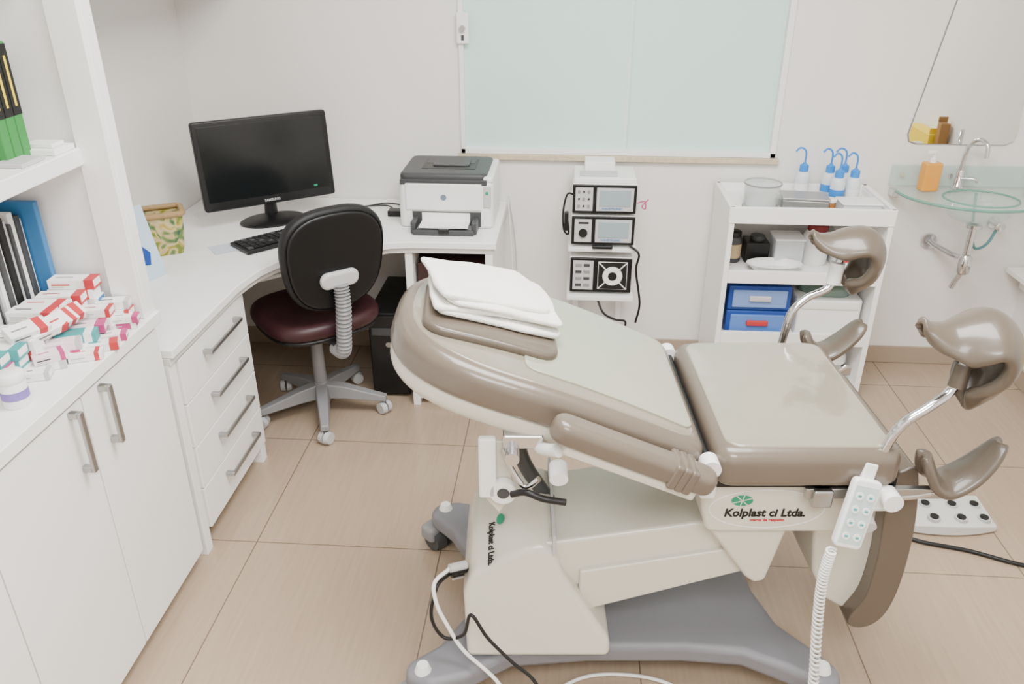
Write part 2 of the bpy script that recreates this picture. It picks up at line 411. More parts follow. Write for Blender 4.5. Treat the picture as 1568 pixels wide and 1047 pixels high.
# monitor
MM=TR(-1.225,3.195,0,36)
tilt=MM@Matrix.Translation((0,0,.83))@Matrix.Rotation(math.radians(-5),4,'X')
pad('bezel',rrect(-.27,.27,0,.348,.012),0,.03,.006,BLACK,M=tilt@AX((0,.0,0),(1,0,0),(0,0,1),(0,-1,0)))
bb('screen',-.25,.25,-.0315,-.029,.035,.328,SCREEN,.001,M=tilt)
pad('back_shell',rrect(-.2,.2,.03,.3,.05),0,.03,.02,BLACK,M=tilt@AX((0,.0,0),(-1,0,0),(0,0,1),(0,1,0)))
text('label','SAMSUNG',.014,LGREY,tilt@AX((0,-.0308,.016),(1,0,0),(0,0,1),(0,-1,0)),bold=.0003)
bb('sticker',.18,.195,-.0330,-.0316,.045,.053,GREEN,0,M=tilt)
cyl('neck',(0,.02,.765),(0,.015,.86),.028,BLACK,r1=.022,M=MM)
lathe('stand_base',[(.0,.0),(.118,0),(.12,.006),(.11,.012),(.05,.018),(.028,.03),(0,.03)],(0,0,0),BLACK,M=MM@TR(0,.0,.7505),sx=1.15,sy=.8)
group('computer_monitor')
KM=TR(-1.085,2.985,.7505,48)
bb('case',-.22,.22,-.072,.072,0,.016,BLACK,.004,M=KM)
for r in range(5):
    for c in range(17):
        x=-.208+c*.0247
        bb('key',x,x+.021,-.06+r*.025,-.039+r*.025,.0155,.021,DGREY if (r+c)%5==0 else BLACK,.001,M=KM)
group('keyboard')
bb('sheet_a',-.1,.1,-.06,.06,0,.001,PAPER,0,M=TR(-1.335,2.87,.7505,20));bb('sheet_b',-.07,.07,-.05,.05,.0012,.002,mat('printed_paper',(205,213,226),.6,var=.25,scale=120),0,M=TR(-1.28,2.855,.7505,40));group('paper_sheets')
# floral bin
FLOR=bpy.data.materials.new('floral_paper');FLOR.use_nodes=True
nt=FLOR.node_tree;b=nt.nodes['Principled BSDF'];t=nt.nodes.new('ShaderNodeTexNoise');t.inputs['Scale'].default_value=20;t.inputs['Detail'].default_value=1.5;t.inputs['Distortion'].default_value=1.2
tcn=nt.nodes.new('ShaderNodeTexCoord');nt.links.new(tcn.outputs['Object'],t.inputs['Vector'])
cr=nt.nodes.new('ShaderNodeValToRGB')
nt.links.new(t.outputs['Fac'],cr.inputs[0])
E=cr.color_ramp.elements;E[0].color=srgb((50,85,60));E[0].position=.33;E[1].color=srgb((105,125,45));E[1].position=.68
for pp,cc_ in((.42,(110,135,70)),(.47,(186,166,118)),(.55,(196,180,136)),(.60,(180,155,60))):
    e=E.new(pp);e.color=srgb(cc_)
nt.links.new(cr.outputs[0],b.inputs['Base Color']);b.inputs['Roughness'].default_value=.5
KRAFT=mat('kraft_border',(160,130,88),.6,var=.25,scale=90)
TM=TR(-1.515,2.79,.7505,30)
n=28;vs=[];rg=[(.80,0),(.90,.04),(.98,.1),(1,.155),(1.03,.165),(.96,.165),(.94,.1),(.8,.01)]
for s,z in rg:vs+=[(x*s,y_*s,z) for x,y_ in rrect(-.09,.09,-.06,.06,.02)]
fs=[tuple(range(n)),tuple(range(7*n,8*n))]
for kk in range(7):
    for i in range(n):fs.append((kk*n+i,kk*n+(i+1)%n,(kk+1)*n+(i+1)%n,(kk+1)*n+i))
mk('body',vs,fs,FLOR,M=TM)
P_=[(x*1.02,y_*1.02,.155) for x,y_ in rrect(-.09,.09,-.06,.06,.02)];tube('rim',P_+[P_[0]],.011,KRAFT,raw=True,M=TM)
group('floral_desk_bin')
CM=TR(-1.425,2.50,.7505,70,0,-14)
bb('front',-.08,.08,0,.002,0,.25,mat('calendar_blue',(190,212,228),.5),.0005,M=CM)
prism('print',[(-.01,.06),(.03,.05),(.045,.09),(.02,.12),(.03,.16),(.01,.20),(-.01,.16),(-.02,.11)],0,.001,BLUE,0,M=CM@AX((0,-.001,0),(1,0,0),(0,0,1),(0,-1,0)))
bb('back',-.08,.08,0,.002,0,.25,PAPER,.0005,M=TR(-1.54,2.545,.7505,70,0,14))
group('desk_calendar')
# printer
PM=TR(-.485,3.30,.7505,0)
pad('lower_body',rrect(-.195,.19,-.155,.17,.03),.0,.19,.012,WHITEP,M=PM)
pad('top_lid',rrect(-.188,.165,-.15,.165,.03),.185,.222,.014,DGREY,M=PM)
pad('side_cap',rrect(.145,.19,-.15,.165,.015),.185,.212,.01,WHITEP,M=PM)
bb('paper_slot',-.11,.11,-.07,.09,.2215,.2235,BLACK,.001,M=PM)
bb('slot_shade',-.10,.10,.02,.085,.2232,.2245,DGREY,.001,M=PM)
pad('slot_guide',rrect(-.07,.08,-.03,.08,.01),.222,.229,.003,DGREY,M=PM)
bb('front_panel',-.165,.145,-.162,-.15,.075,.185,WHITEP,.006,M=PM)
bb('grey_band',-.185,.165,-.157,-.14,.178,.2,DGREY,.003,M=PM)
bb('control_panel',.15,.18,-.160,-.13,.09,.175,LGREY,.003,M=PM)
cyl('button',(.165,-.16,.15),(.165,-.163,.15),.006,GREEN,M=PM)
bb('cavity',-.14,.14,-.1585,-.15,.008,.07,DGREY,.002,M=PM)
bb('tray',-.125,.12,-.245,-.15,.002,.014,GREY,.004,M=PM)
bb('tray_lip',-.125,.12,-.255,-.235,.002,.022,DGREY,.004,M=PM)
bb('tray_l',-.135,-.115,-.24,-.15,.002,.05,DGREY,.004,M=PM);bb('tray_r',.11,.13,-.24,-.15,.002,.05,DGREY,.004,M=PM)
bb('paper',-.10,.095,-.243,-.145,.028,.034,PAPER,0,M=PM)
bb('paper_b',-.10,.095,-.16,-.145,.03,.066,PAPER,0,M=PM)
bb('paper_stop',-.02,.02,-.262,-.24,.01,.028,BLACK,.003,M=PM)
cyl('badge',(-.01,-.1622,.13),(-.01,-.1635,.13),.012,mat('badge_grey',(110,125,140),.4),M=PM)
group('laser_printer')
tube('cable',[(-1.0,3.42,.755),(-.9,3.40,.756),(-.8,3.46,.756),(-.7,3.42,.756)],.003,BLACK)
bb('adapter',-.76,-.70,3.28,3.33,.7505,.775,BLACK,.004);tube('cable2',[(-.73,3.33,.76),(-.8,3.42,.758),(-.95,3.38,.756),(-1.05,3.36,.756)],.003,BLACK)
group('desk_power_cable')
tube('a',[(-.262,3.50,.78),(-.25,3.50,.6),(-.235,3.50,.35),(-.20,3.5,.1),(-.17,3.48,.02)],.003,WHITEP)
tube('b',[(-.262,3.52,.78),(-.235,3.52,.6),(-.215,3.52,.35),(-.16,3.5,.1),(-.10,3.46,.02)],.003,LGREY)
group('hanging_cable')

# ---------------- office chair
cc=Vector((-1.01,2.92,0))
fwd=Vector((-.65,.76,0)).normalized();side=Vector((fwd.y,-fwd.x,0))
a0=math.atan2(2.64-2.92,-.92+1.01)
for i in range(5):
    a=a0+i*2*math.pi/5;d=Vector((math.cos(a),math.sin(a),0));s=Vector((-d.y,d.x,0));L_=.275
    vs=[];
    for t,w,zt,zb in((.02,.032,.14,.075),(.1,.028,.13,.075),(.2,.023,.105,.068),(L_,.019,.088,.062)):
        for q,z in((-w,zb),(-w*.8,zt),(w*.8,zt),(w,zb)):vs.append(cc+d*t+s*q+Vector((0,0,z)))
    fs=[(0,1,2,3),(12,13,14,15)]
    for kk in range(3):
        for j in range(4):fs.append((kk*4+j,kk*4+(j+1)%4,kk*4+4+(j+1)%4,kk*4+4+j))
    mk('leg_%d'%i,vs,fs,GREY,bevel=.006)
    e=cc+d*(L_-.012);cyl('caster_stem_%d'%i,e+Vector((0,0,.05)),e+Vector((0,0,.075)),.009,DGREY)
    q=Vector((math.cos(a+.9),math.sin(a+.9),0))
    for sg in(-1,1):cyl('wheel_%d_%d'%(i,sg),e+q*(.004*sg)+Vector((0,0,.028)),e+q*(.024*sg)+Vector((0,0,.028)),.028,LGREY,r1=.024)
cyl('hub',cc+Vector((0,0,.06)),cc+Vector((0,0,.15)),.036,GREY,r1=.03)
cyl('gas_sleeve',cc+Vector((0,0,.14)),cc+Vector((0,0,.33)),.027,GREY,r1=.024)
cyl('gas_rod',cc+Vector((0,0,.33)),cc+Vector((0,0,.42)),.015,BLACK)
sc=cc+Vector((.02,-.03,0))
SM=AX((sc.x,sc.y,.41),side,fwd,(0,0,1))
pad('mechanism',rrect(-.06,.06,-.12,.10,.02),0,.03,.01,BLACK,M=SM)
pad('seat_shell',sup(0,0,.22,.215,3),.025,.045,.012,BLACK,M=SM)
pad('seat',sup(0,0,.232,.225,3),.04,.105,.03,TRAYG,M=SM,dome=-.012)
bc=sc-fwd*.235+Vector((0,0,.77))
up=(Vector((0,0,1))-fwd*.10).normalized()
BM=AX(bc,side,up,side.cross(up))
bo=[]
for (x,z) in sup(0,0,.198,.20,2.7,56):
    bo.append((x*(1+.10*z/.2),z))
PADB=mat('chair_back_black',(18,18,20),.55,bump=.1,bscale=200)
pad('backrest',bo,-.025,.02,.018,PADB,M=BM)
pad('backrest_shell',[(x*.93,z*.93) for x,z in bo],.015,.03,.012,BLACK,M=BM)
pad('mount_plate',rrect(-.075,.075,-.035,.03,.03),.028,.055,.012,LGREY,M=BM@TR(0,-.06,0))
P=[BM@Vector((0,-.08,.05)),BM@Vector((0,-.16,.062)),BM@Vector((0,-.27,.055)),sc-fwd*.24+Vector((0,0,.40)),sc-fwd*.17+Vector((0,0,.385))]
tube('bellows',P,.027,GREY,k=26,n=16,rf=lambda t:.026+.004*math.sin(t*2*math.pi*26))
tube('support_bar',[sc-fwd*.2+Vector((0,0,.405)),sc-fwd*.1+Vector((0,0,.415))],.02,DGREY,raw=True)
group('office_chair')

# ---------------- medical equipment trolley
x0,x1=.02,.285
def unit(nm,z0,z1,kind):
    bb(nm+'_case',x0,x1,3.26,3.50,z0,z1,WHITEP,.005)
    bb(nm+'_face',x0+.002,x1-.002,3.250,3.262,z0+.003,z1-.003,BLACK,.003)
    f=3.2485
    if kind<2:
        bb(nm+'_pl',x0+.014,x0+.085,f-.001,f+.003,z0+.014,z1-.014,LGREY,.001)
        bb(nm+'_pr',x0+.10,x1-.014,f-.001,f+.003,z0+.014,z1-.014,LGREY,.001)
        bb(nm+'_screen',x0+.112,x1-.026,f-.0035,f,z0+.035,z1-.024,mat(nm+'_lcd',(150,165,172),.2),.001)
        if kind==0:
            for i in range(3):
                for j in range(3):
                    cyl(nm+'_k',(x0+.028+.02*i,f-.006,z1-.03-.03*j),(x0+.028+.02*i,f,z1-.03-.03*j),.004 if (i+j)%2 else .006,INK if (i+j)%2 else GREY,n=10)
        if kind==1:
            cyl(nm+'_dial',(x0+.05,f-.01,z0+.055),(x0+.05,f,z0+.055),.018,INK);bb(nm+'_slots',x0+.03,x0+.072,f-.003,f,z1-.034,z1-.026,INK,.001)
        text(nm+'_label','WAVETRONIC',.013,BLU,AX((x0+.165,f-.0015,z0+.024),(1,0,0),(0,0,1),(0,-1,0)),bold=.0003)
    else:
        bb(nm+'_pl',x0+.014,x0+.10,f-.001,f+.003,z0+.014,z1-.014,LGREY,.001)
        for i in range(2):
            for j in range(4):bb(nm+'_b',x0+.024+.035*i,x0+.05+.035*i,f-.004,f,z0+.03+.03*j,z0+.042+.03*j,GREY if (j+i)%2 else DGREY,.001)
        cx=x0+.182;cz=(z0+z1)/2
        bb(nm+'_pr',cx-.062,cx+.062,f-.001,f+.003,cz-.062,cz+.062,PAPER,.001)
        for s in(0,1,2,3):
            an=math.pi/2*s
            prism(nm+'_tri',[(x*math.cos(an)-y_*math.sin(an),x*math.sin(an)+y_*math.cos(an)) for x,y_ in((-.056,.060),(.056,.060),(.012,.016),(-.012,.016))],0,.001,INK,0,M=AX((cx,f-.001,cz),(1,0,0),(0,0,1),(0,-1,0)))
        cyl(nm+'_ring',(cx,f-.006,cz),(cx,f,cz),.042,WHITEP);cyl(nm+'_hole',(cx,f-.008,cz),(cx,f,cz),.019,INK)
unit('upper',.79,.915,0);unit('middle',.655,.782,1);unit('lower',.44,.60,2)
bb('shelf_mid',x0-.01,x1+.01,3.24,3.50,.628,.645,WHITEP,.003)
bb('shelf_low',x0-.01,x1+.01,3.23,3.50,.41,.432,WHITEP,.003)
bb('post_l',x0+.02,x0+.045,3.50,3.53,.05,.66,WHITEP,.003);bb('post_r',x1-.045,x1-.02,3.50,3.53,.05,.66,WHITEP,.003)
bb('base_shelf',x0-.01,x1+.01,3.22,3.53,.07,.09,WHITEP,.003)
for i in range(4):
    xx=x0+.01+(i%2)*.24;yy=3.25+(i//2)*.25
    cyl('caster_%d'%i,(xx-.01,yy,.03),(xx+.01,yy,.03),.03,DGREY);cyl('stem_%d'%i,(xx,yy,.05),(xx,yy,.075),.008,STEEL)
bb('top_case',x0+.005,x1-.005,3.27,3.48,.915,.935,WHITEP,.004)
bb('top_carton',x0+.05,x1-.09,3.38,3.48,.936,.975,PAPER,.003);bb('top_paper',x0+.03,x1-.08,3.30,3.37,.936,.942,LGREY,.001)
bb('handpiece',x0+.09,x1-.09,3.225,3.245,.646,.66,BLACK,.004)
tube('cable_l',[(x0+.01,3.25,.87),(x0-.02,3.22,.88),(x0-.035,3.24,.80),(x0-.03,3.25,.72),(x0-.01,3.27,.70),(x0-.02,3.25,.80)],.004,BLACK)
bb('clip_l',x0-.03,x0-.012,3.235,3.255,.72,.80,BLACK,.004)
tube('cable_r',[(x1-.02,3.245,.66),(x1+.02,3.22,.63),(x1+.015,3.24,.55),(x1+.04,3.24,.40),(x1+.03,3.26,.30)],.005,BLACK)
tube('cable_low',[(x0+.12,3.25,.42),(x0+.15,3.22,.36),(x0+.20,3.22,.33),(x0+.25,3.23,.31),(x0+.22,3.25,.20)],.005,BLACK)
tube('tag',[(x1+.0,3.25,.84),(x1+.03,3.24,.85),(x1+.035,3.24,.82),(x1+.02,3.24,.83),(x1+.045,3.24,.86)],.0025,MAG)
group('electrosurgical_unit_trolley')

# ---------------- open white shelf unit
a,b_,c,d=.645,1.285,3.15,3.53
bb('side_l',a,a+.022,c,d,0,.85,LAM,.003);bb('side_r',b_-.022,b_,c,d,0,.85,LAM,.003)
bb('back',a+.022,b_-.022,d-.012,d,.03,.85,LAM2,.001)
bb('top_board',a+.02,b_-.02,c,d,.805,.828,LAM,.003)
bb('top_lip_front',a,b_,c-.004,c+.015,.795,.862,LAM,.003);bb('top_lip_back',a,b_,d-.02,d,.80,.862,LAM,.003)
bb('top_lip_l',a-.003,a+.02,c,d,.795,.862,LAM,.003);bb('top_lip_r',b_-.02,b_+.003,c,d,.795,.862,LAM,.003)
for nm,z in(('mid',.545),('low',.27)):
    bb('shelf_'+nm,a+.022,b_-.022,c+.01,d-.012,z,z+.018,LAM,.002);bb('lip_'+nm,a+.022,b_-.022,c+.0,c+.016,z-.005,z+.05,LAM,.002)
bb('bottom',a+.022,b_-.022,c+.02,d-.012,.03,.05,LAM,.002)
group('open_shelf_unit')
tz=.8285
lathe('jar',[(.0,.0),(.068,0),(.072,.006),(.072,.092),(.074,.096),(.074,.10),(.068,.10),(.068,.01),(0,.008)],(.785,3.27,tz),JARG);lathe('lid',[(0,.118),(.03,.116),(.076,.105),(.075,.101),(0,.101)],(.785,3.27,tz),JARG);lathe('content',[(0,.012),(.06,.012),(.06,.05),(0,.055)],(.785,3.27,tz),PAPER);tube('rim',[(.785+.073*math.cos(2*math.pi*i/32),3.27+.073*math.sin(2*math.pi*i/32),tz+.1) for i in range(33)],.003,GREY,raw=True);tube('foot',[(.785+.070*math.cos(2*math.pi*i/32),3.27+.070*math.sin(2*math.pi*i/32),tz+.004) for i in range(33)],.003,GREY,raw=True);group('glass_jar')
bb('base',-.09,.09,-.055,.055,0,.045,STEEL,.006,M=TR(.955,3.27,tz,-6));bb('lid',-.093,.093,-.058,.058,.045,.055,STEEL,.004,M=TR(.955,3.27,tz,-6));group('instrument_box')
bb('tub',1.09,1.24,3.19,3.29,tz,tz+.04,BOTT,.008);bb('rim',1.085,1.245,3.185,3.295,tz+.038,tz+.044,WHITEP,.003);group('plastic_tub')
lathe('jar',[(.022,0),(.023,.003),(.023,.03),(.02,.034)],(1.055,3.25,tz),AMBER);lathe('lid',[(.023,.034),(.024,.036),(.024,.046),(.022,.048)],(1.055,3.25,tz),WHITEP);group('amber_jar')
bb('sheet',.85,1.03,3.34,3.46,tz,tz+.004,PAPER,.001);bb('sheet2',.80,.92,3.37,3.47,tz+.005,tz+.008,PAPER,.001);group('gauze_pack')
for j,(x,y_,r) in enumerate(((.985,3.44,160),(1.09,3.43,150),(1.15,3.44,170),(1.105,3.35,140),(1.17,3.36,150))):
    lathe('bottle',[(.026,0),(.029,.003),(.029,.09),(.022,.105),(.016,.109)],(x,y_,tz),BOTT);lathe('cap',[(.018,.105),(.018,.134),(.008,.14),(.006,.145)],(x,y_,tz),BLUEC)
    lathe('label',[(.0293,.03),(.0293,.06)],(x,y_,tz),BLUEC if j%2 else PAPER)
    dx,dy=math.cos(math.radians(r)),math.sin(math.radians(r))
    tube('spout',[(x,y_,tz+.14),(x,y_,tz+.18),(x+dx*.008,y_,tz+.198),(x+dx*.028,y_,tz+.205),(x+dx*.046,y_,tz+.19)],.004,BLUEC)
    group('wash_bottle')
mz=.5635
lathe('body',[(.035,0),(.036,.004),(.036,.10),(.03,.11)],(.715,3.36,mz),DGREY);lathe('cap',[(.03,.11),(.031,.13),(.028,.133)],(.715,3.36,mz),BLACK);lathe('label',[(.0365,.02),(.0365,.08)],(.715,3.36,mz),mat('label_tan',(190,165,130),.6));group('reagent_bottle')
bb('body',.765,.865,3.33,3.43,mz,mz+.09,BLACK,.006);cyl('cap',(.82,3.38,mz+.09),(.82,3.38,mz+.11),.03,DGREY);group('camera_case')
bb('body',.88,1.0,3.30,3.42,mz,mz+.11,BOTT,.01);bb('lid',.877,1.003,3.297,3.423,mz+.11,mz+.12,PAPER,.004);group('plastic_box')
lathe('body',[(.05,0),(.055,.01),(.055,.12),(.04,.145)],(1.06,3.36,mz),WHITEP);lathe('cap',[(.042,.145),(.042,.17),(.038,.173)],(1.06,3.36,mz),mat('cap_darkred',(120,35,40),.5));group('cotton_jar')
bb('body',1.13,1.22,3.28,3.45,mz,mz+.15,PAPER,.004);bb('print',1.135,1.20,3.278,3.281,mz+.03,mz+.1,RED,0);group('glove_box')
lathe('rim',[(.0,.0),(.075,.0),(.105,.034),(.11,.034),(.08,.006),(.0,.006)],(.87,3.243,mz+.001),WHITEP,sx=1.05,sy=.62);single('kidney_tray')
lz=.2885
for nm,x0_,z_ in(('blue_drawer_a',.69,lz),('blue_drawer_b',.69,lz+.112)):
    bb(nm+'_frame',x0_,x0_+.26,3.20,3.46,z_,z_+.108,BLUE,.005);bb(nm+'_front',x0_+.018,x0_+.242,3.192,3.205,z_+.014,z_+.092,mat(nm+'_fr',(120,150,205) if nm[-1]=='b' else (90,130,200),.3),.004)
    bb(nm+'_pull',x0_+.085,x0_+.175,3.182,3.196,z_+.045,z_+.068,LGREY if nm[-1]=='b' else RED,.004)
group('plastic_drawer_organizer')
bb('tub',.985,1.245,3.20,3.46,lz,lz+.15,PAPER,.012)
pad('liner',rrect(.98,1.25,3.195,3.465,.03),lz+.12,lz+.165,.01,WHITEP)
bag=pad('bag',sup(1.12,3.33,.11,.10,2.2,40),lz+.15,lz+.21,.02,mat('bag_green',(110,132,122),.3,bump=.6,bscale=25),dome=.01,caps=(.85,.7,.5,.3,.15))
for v in bag.data.vertices:v.co+=mathutils.noise.noise_vector(v.co*22)*.014
group('waste_bin')
pad('bag',sup(1.19,3.26,.05,.05,2.2,24),.0505,.20,.03,WHITEP,dome=.02);group('wrapped_roll')

# ---------------- sink
SX=.025
po=[(1.36,3.545),(1.36,3.46)]+[(1.66+.30*math.cos(t),3.46-.27*math.sin(t)) for t in [math.pi-math.pi*i/20 for i in range(1,20)]]+[(1.96,3.46),(1.96,3.545)]
po=[(x+SX,y_) for x,y_ in po]
nb=40;cx,cy=1.67+SX-.01,3.35
def hit(ang):
    d=Vector((math.cos(ang),math.sin(ang)));best=None
    for i in range(len(po)):
        p,q=Vector(po[i]),Vector(po[(i+1)%len(po)])
        r=mathutils.geometry.intersect_line_line(Vector((cx,cy,0)),Vector((cx+d.x*2,cy+d.y*2,0)),Vector((p.x,p.y,0)),Vector((q.x,q.y,0)))
        if r:
            r=r[1]
            e=(q-p);s=(Vector((r.x,r.y))-p).dot(e)/e.length_squared
            rr=(Vector((r.x,r.y))-Vector((cx,cy)))
            if -1e-4<=s<=1.0001 and rr.dot(d)>0:
                if best is None or rr.length>best:best=rr.length
    return best or .2
vs=[];fs=[]
gz=.858
for z in(gz,gz-.01):
    for i in range(nb):
        t=2*math.pi*i/nb;R=hit(t);vs.append((cx+R*math.cos(t),cy+R*math.sin(t),z))
    for i in range(nb):
        t=2*math.pi*i/nb;vs.append((cx+.145*math.cos(t),cy+.125*math.sin(t),z))
for i in range(nb):
    j=(i+1)%nb
    fs+=[(i,j,nb+j,nb+i),(2*nb+i,2*nb+j,3*nb+j,3*nb+i),(i,j,2*nb+j,2*nb+i)]
mk('counter',vs,fs,GLASS,angle=30)
lathe('bowl',[(.143,0),(.135,-.04),(.105,-.075),(.05,-.095),(.02,-.1)],(cx,cy,gz-.006),GLASS,sy=.87)
tube('edge',[(x,y_,gz-.006) for x,y_ in po[1:-1]],.006,GLASSE,raw=True)
tube('bowl_edge',[(cx+.144*math.cos(2*math.pi*i/40),cy+.125*math.sin(2*math.pi*i/40),gz) for i in range(41)],.004,GLASSE,raw=True)
bb('backsplash',1.355+SX,1.965+SX,3.532,3.545,gz,gz+.09,GLASS,.003)
for x in(1.40,1.92,1.60):cyl('screw_%d'%(x*100),(x+SX,3.532,gz+.048),(x+SX,3.526,gz+.048),.009,CHROME)
for x in(1.40,1.965):bb('bracket_%d'%(x*100),x-.012,x+.012,3.49,3.546,gz-.042,gz-.012,CHROME,.004)
cyl('drain_flange',(cx,cy,.75),(cx,cy,.735),.032,CHROME);cyl('drain_pipe',(cx,cy,.75),(cx,cy,.62),.015,CHROME)
lathe('trap_bottle',[(.018,0),(.028,.01),(.028,.07),(.018,.085)],(cx,cy,.53),CHROME)
tube('trap_arm',[(cx,cy,.60),(cx-.02,cy+.06,.59),(cx-.06,cy+.14,.60),(cx-.08,3.53,.61)],.013,CHROME)
cyl('trap_flange',(cx-.08,3.545,.61),(cx-.08,3.535,.61),.034,CHROME)
tube('tail',[(cx,cy,.54),(cx-.012,cy+.01,.50),(cx-.022,cy+.015,.46)],.012,CHROME)
group('glass_wash_basin')
cyl('flange',(1.86,3.548,.70),(1.86,3.54,.70),.026,CHROME);cyl('stem',(1.86,3.545,.70),(1.86,3.49,.70),.011,CHROME)
lathe('knob',[(.012,0),(.02,.004),(.02,.022),(.01,.026)],(0,0,0),CHROME,M=AX((1.86,3.495,.70),(1,0,0),(0,0,1),(0,-1,0)))
tube('hose',[(1.86,3.50,.69),(1.83,3.49,.62),(1.78,3.48,.60),(1.75,3.47,.66),(1.74,3.49,.76),(1.735,3.50,.84)],.006,mat('teal_hose',(90,140,145),.4))
group('angle_valve')
fx=1.65;fy=3.50;fz=gz+.0005
lathe('base',[(.026,0),(.027,.006),(.018,.014),(.016,.07),(.012,.08)],(fx,fy,fz),CHROME)
tube('spout',[(fx,fy,fz+.07),(fx,fy,fz+.14),(fx+.008,fy-.012,fz+.19),(fx+.025,fy-.045,fz+.215),(fx+.042,fy-.08,fz+.20),(fx+.046,fy-.088,fz+.15)],.009,CHROME)
tube('lever',[(fx,fy-.01,fz+.045),(fx+.04,fy-.035,fz+.05),(fx+.06,fy-.04,fz+.04)],.008,CHROME)
group('faucet')
bb('body',-.036,.036,-.025,.025,0,.12,ORANGE,.008,M=TR(1.51,3.46,fz,8));lathe('neck',[(.014,.12),(.014,.135),(.006,.137),(.006,.16)],(1.51,3.46,fz),PAPER);bb('nozzle',-.03,.008,-.008,.008,.155,.168,PAPER,.003,M=TR(1.51,3.46,fz,20));group('soap_dispenser')

# ================= gynecological examination chair (4 degrees yawed)
XF=Matrix.Rotation(math.radians(4),4,'Z')
CY=1.765
base=[(-.27,1.455),(-.21,1.425),(-.12,1.45),(.0,1.525),(.2,1.545),(.45,1.545),(.60,1.53),(.70,1.475),(.77,1.425),(.82,1.43),(.835,1.475),(.80,1.53),(.72,1.63),(.685,1.76),(.68,1.86),(.70,1.96),(.74,2.04),(.82,2.10),(.83,2.16),(.78,2.19),(.66,2.16),(.45,2.12),(.2,2.115),(-.02,2.13),(-.18,2.165),(-.25,2.15),(-.265,2.10),(-.19,2.02),(-.135,1.92),(-.12,1.80),(-.13,1.66),(-.19,1.56),(-.27,1.50)]
prism('base_plate',base,.085,.15,BASEG,.022,seg=4)
for i,(x,y_) in enumerate(((-.225,1.47),(.785,1.47),(-.215,2.12),(.785,2.14))):
    cyl('caster_cap_%d'%i,(x,y_,.148),(x,y_,.168),.022,WHITEP,r1=.015)
    cyl('caster_fork_%d'%i,(x,y_,.06),(x,y_,.088),.02,DGREY)
    for s in(-1,1):cyl('caster_wheel_%d_%d'%(i,s),(x-.02+.006*s,y_+.006*s,.042),(x-.02+.03*s,y_+.03*s,.042),.042,DGREY,r1=.036)
    pad('caster_hood_%d'%i,rrect(-.045,.045,-.03,.03,.015),.04,.095,.015,GREY,M=TR(x-.035,y_,0,45))
# hood
hp=[(-.115,.16),(-.122,.36),(-.10,.425),(.0,.487),(.03,.500),(.08,.507),(.108,.49),(.125,.42),(.25,.21),(.25,.16)]
vs=[];n=len(hp)
SEC=((1.50,.86,.20),(1.60,.95,.1),(1.75,1.0,0),(1.93,.90,-.1))
for y_,s,kk in SEC:
    for x,z in hp:
        z2=.16+(z-.16)*s;vs.append((x,y_+(z-.16)*kk,z2))
fs=[tuple(range(n)),tuple(range(3*n,4*n))]
for q in range(3):
    for i in range(n):fs.append((q*n+i,q*n+(i+1)%n,(q+1)*n+(i+1)%n,(q+1)*n+i))
mk('hood',vs,fs,CREAM,bevel=.018,seg=5)
bb('hood_seam',.100,.108,1.56,1.90,.44,.500,LGREY,.002)
# arm
ap=[(.05,.30),(.05,.465),(.10,.465),(.62,.555),(.66,.50),(.60,.40)]
prism('lift_arm',ap,0,.30,CREAM,.012,M=AX((0,1.88,0),(1,0,0),(0,0,1),(0,-1,0)))
ap=[(.17,.25),(.17,.385),(.60,.47),(.62,.40)]
prism('lift_arm_lower',ap,0,.315,CREAM,.006,M=AX((0,1.88,0),(1,0,0),(0,0,1),(0,-1,0)))
prism('hinge_bracket',[(.455,.56),(.575,.39),(.60,.368),(.628,.375),(.665,.56)],0,.36,CREAM,.012,M=AX((0,1.90,0),(1,0,0),(0,0,1),(0,-1,0)))
prism('seat_frame',[(.43,.70),(.445,.60),(.46,.545),(.49,.54),(.76,.54),(.785,.56),(.79,.70)],0,.46,CREAM,.012,M=AX((0,1.985,0),(1,0,0),(0,0,1),(0,-1,0)))
LX=.535;LZ=.636
lathe('logo_disc',[(0,0),(.02,0),(.02,.001),(0,.001)],(0,0,0),GREEN,sx=1.25,sy=.75,M=AX((LX,1.5245,LZ),(1,0,0),(0,0,1),(0,-1,0)))
for i in range(3):bb('logo_gap_%d'%i,-.024,.024,-.0012,.0012,.001,.0015,CREAM,0,M=AX((LX,1.5245,LZ),(1,0,0),(0,0,1),(0,-1,0))@Matrix.Rotation(math.pi*i/3+.3,4,'Z'))
EL=[(.595+.135*math.cos(2*math.pi*i/60),1.5245,.612+.055*math.sin(2*math.pi*i/60)) for i in range(61)]
tube('logo_oval',EL,.0014,PAPER,raw=True,n=6)
text('logo_text','Kolplast ci Ltda.',.031,INK,AX((.592,1.5240,.600),(1,0,0),(0,0,1),(0,-1,0)),shear=.12,bold=.0009,sx=.95)
text('logo_sub','marca de respeito',.011,RED,AX((.60,1.5240,.580),(1,0,0),(0,0,1),(0,-1,0)),bold=.0002)
tx=Vector((0,-1,-.22)).normalized();tt=Vector((.10,0,.059));nn=tx.cross(tt).normalized();tyy=nn.cross(tx)
HM=AX(Vector((-.05,1.612,.4335))+nn*.005,tx,tyy,nn)
text('hood_text','Kolplast ci Ltda.',.024,INK,HM,shear=.12,bold=.0008,sx=.85)
lathe('hood_logo',[(0,0),(.014,0),(.014,.001),(0,.001)],(-.066,.026,0),GREEN,sx=1.2,sy=.8,M=HM)
# seat cushion
bb('seat_board',.45,.87,1.50,2.02,.69,.715,BLACK,.004)
pad('seat_cushion',rrect(.45,.87,1.475,2.04,.045,8),.705,.80,.035,TAUPE,rb=.02)
pad('seat_cover',rrect(.475,.845,1.50,2.015,.04,8),.78,.8035,.006,COVER,dome=.004)
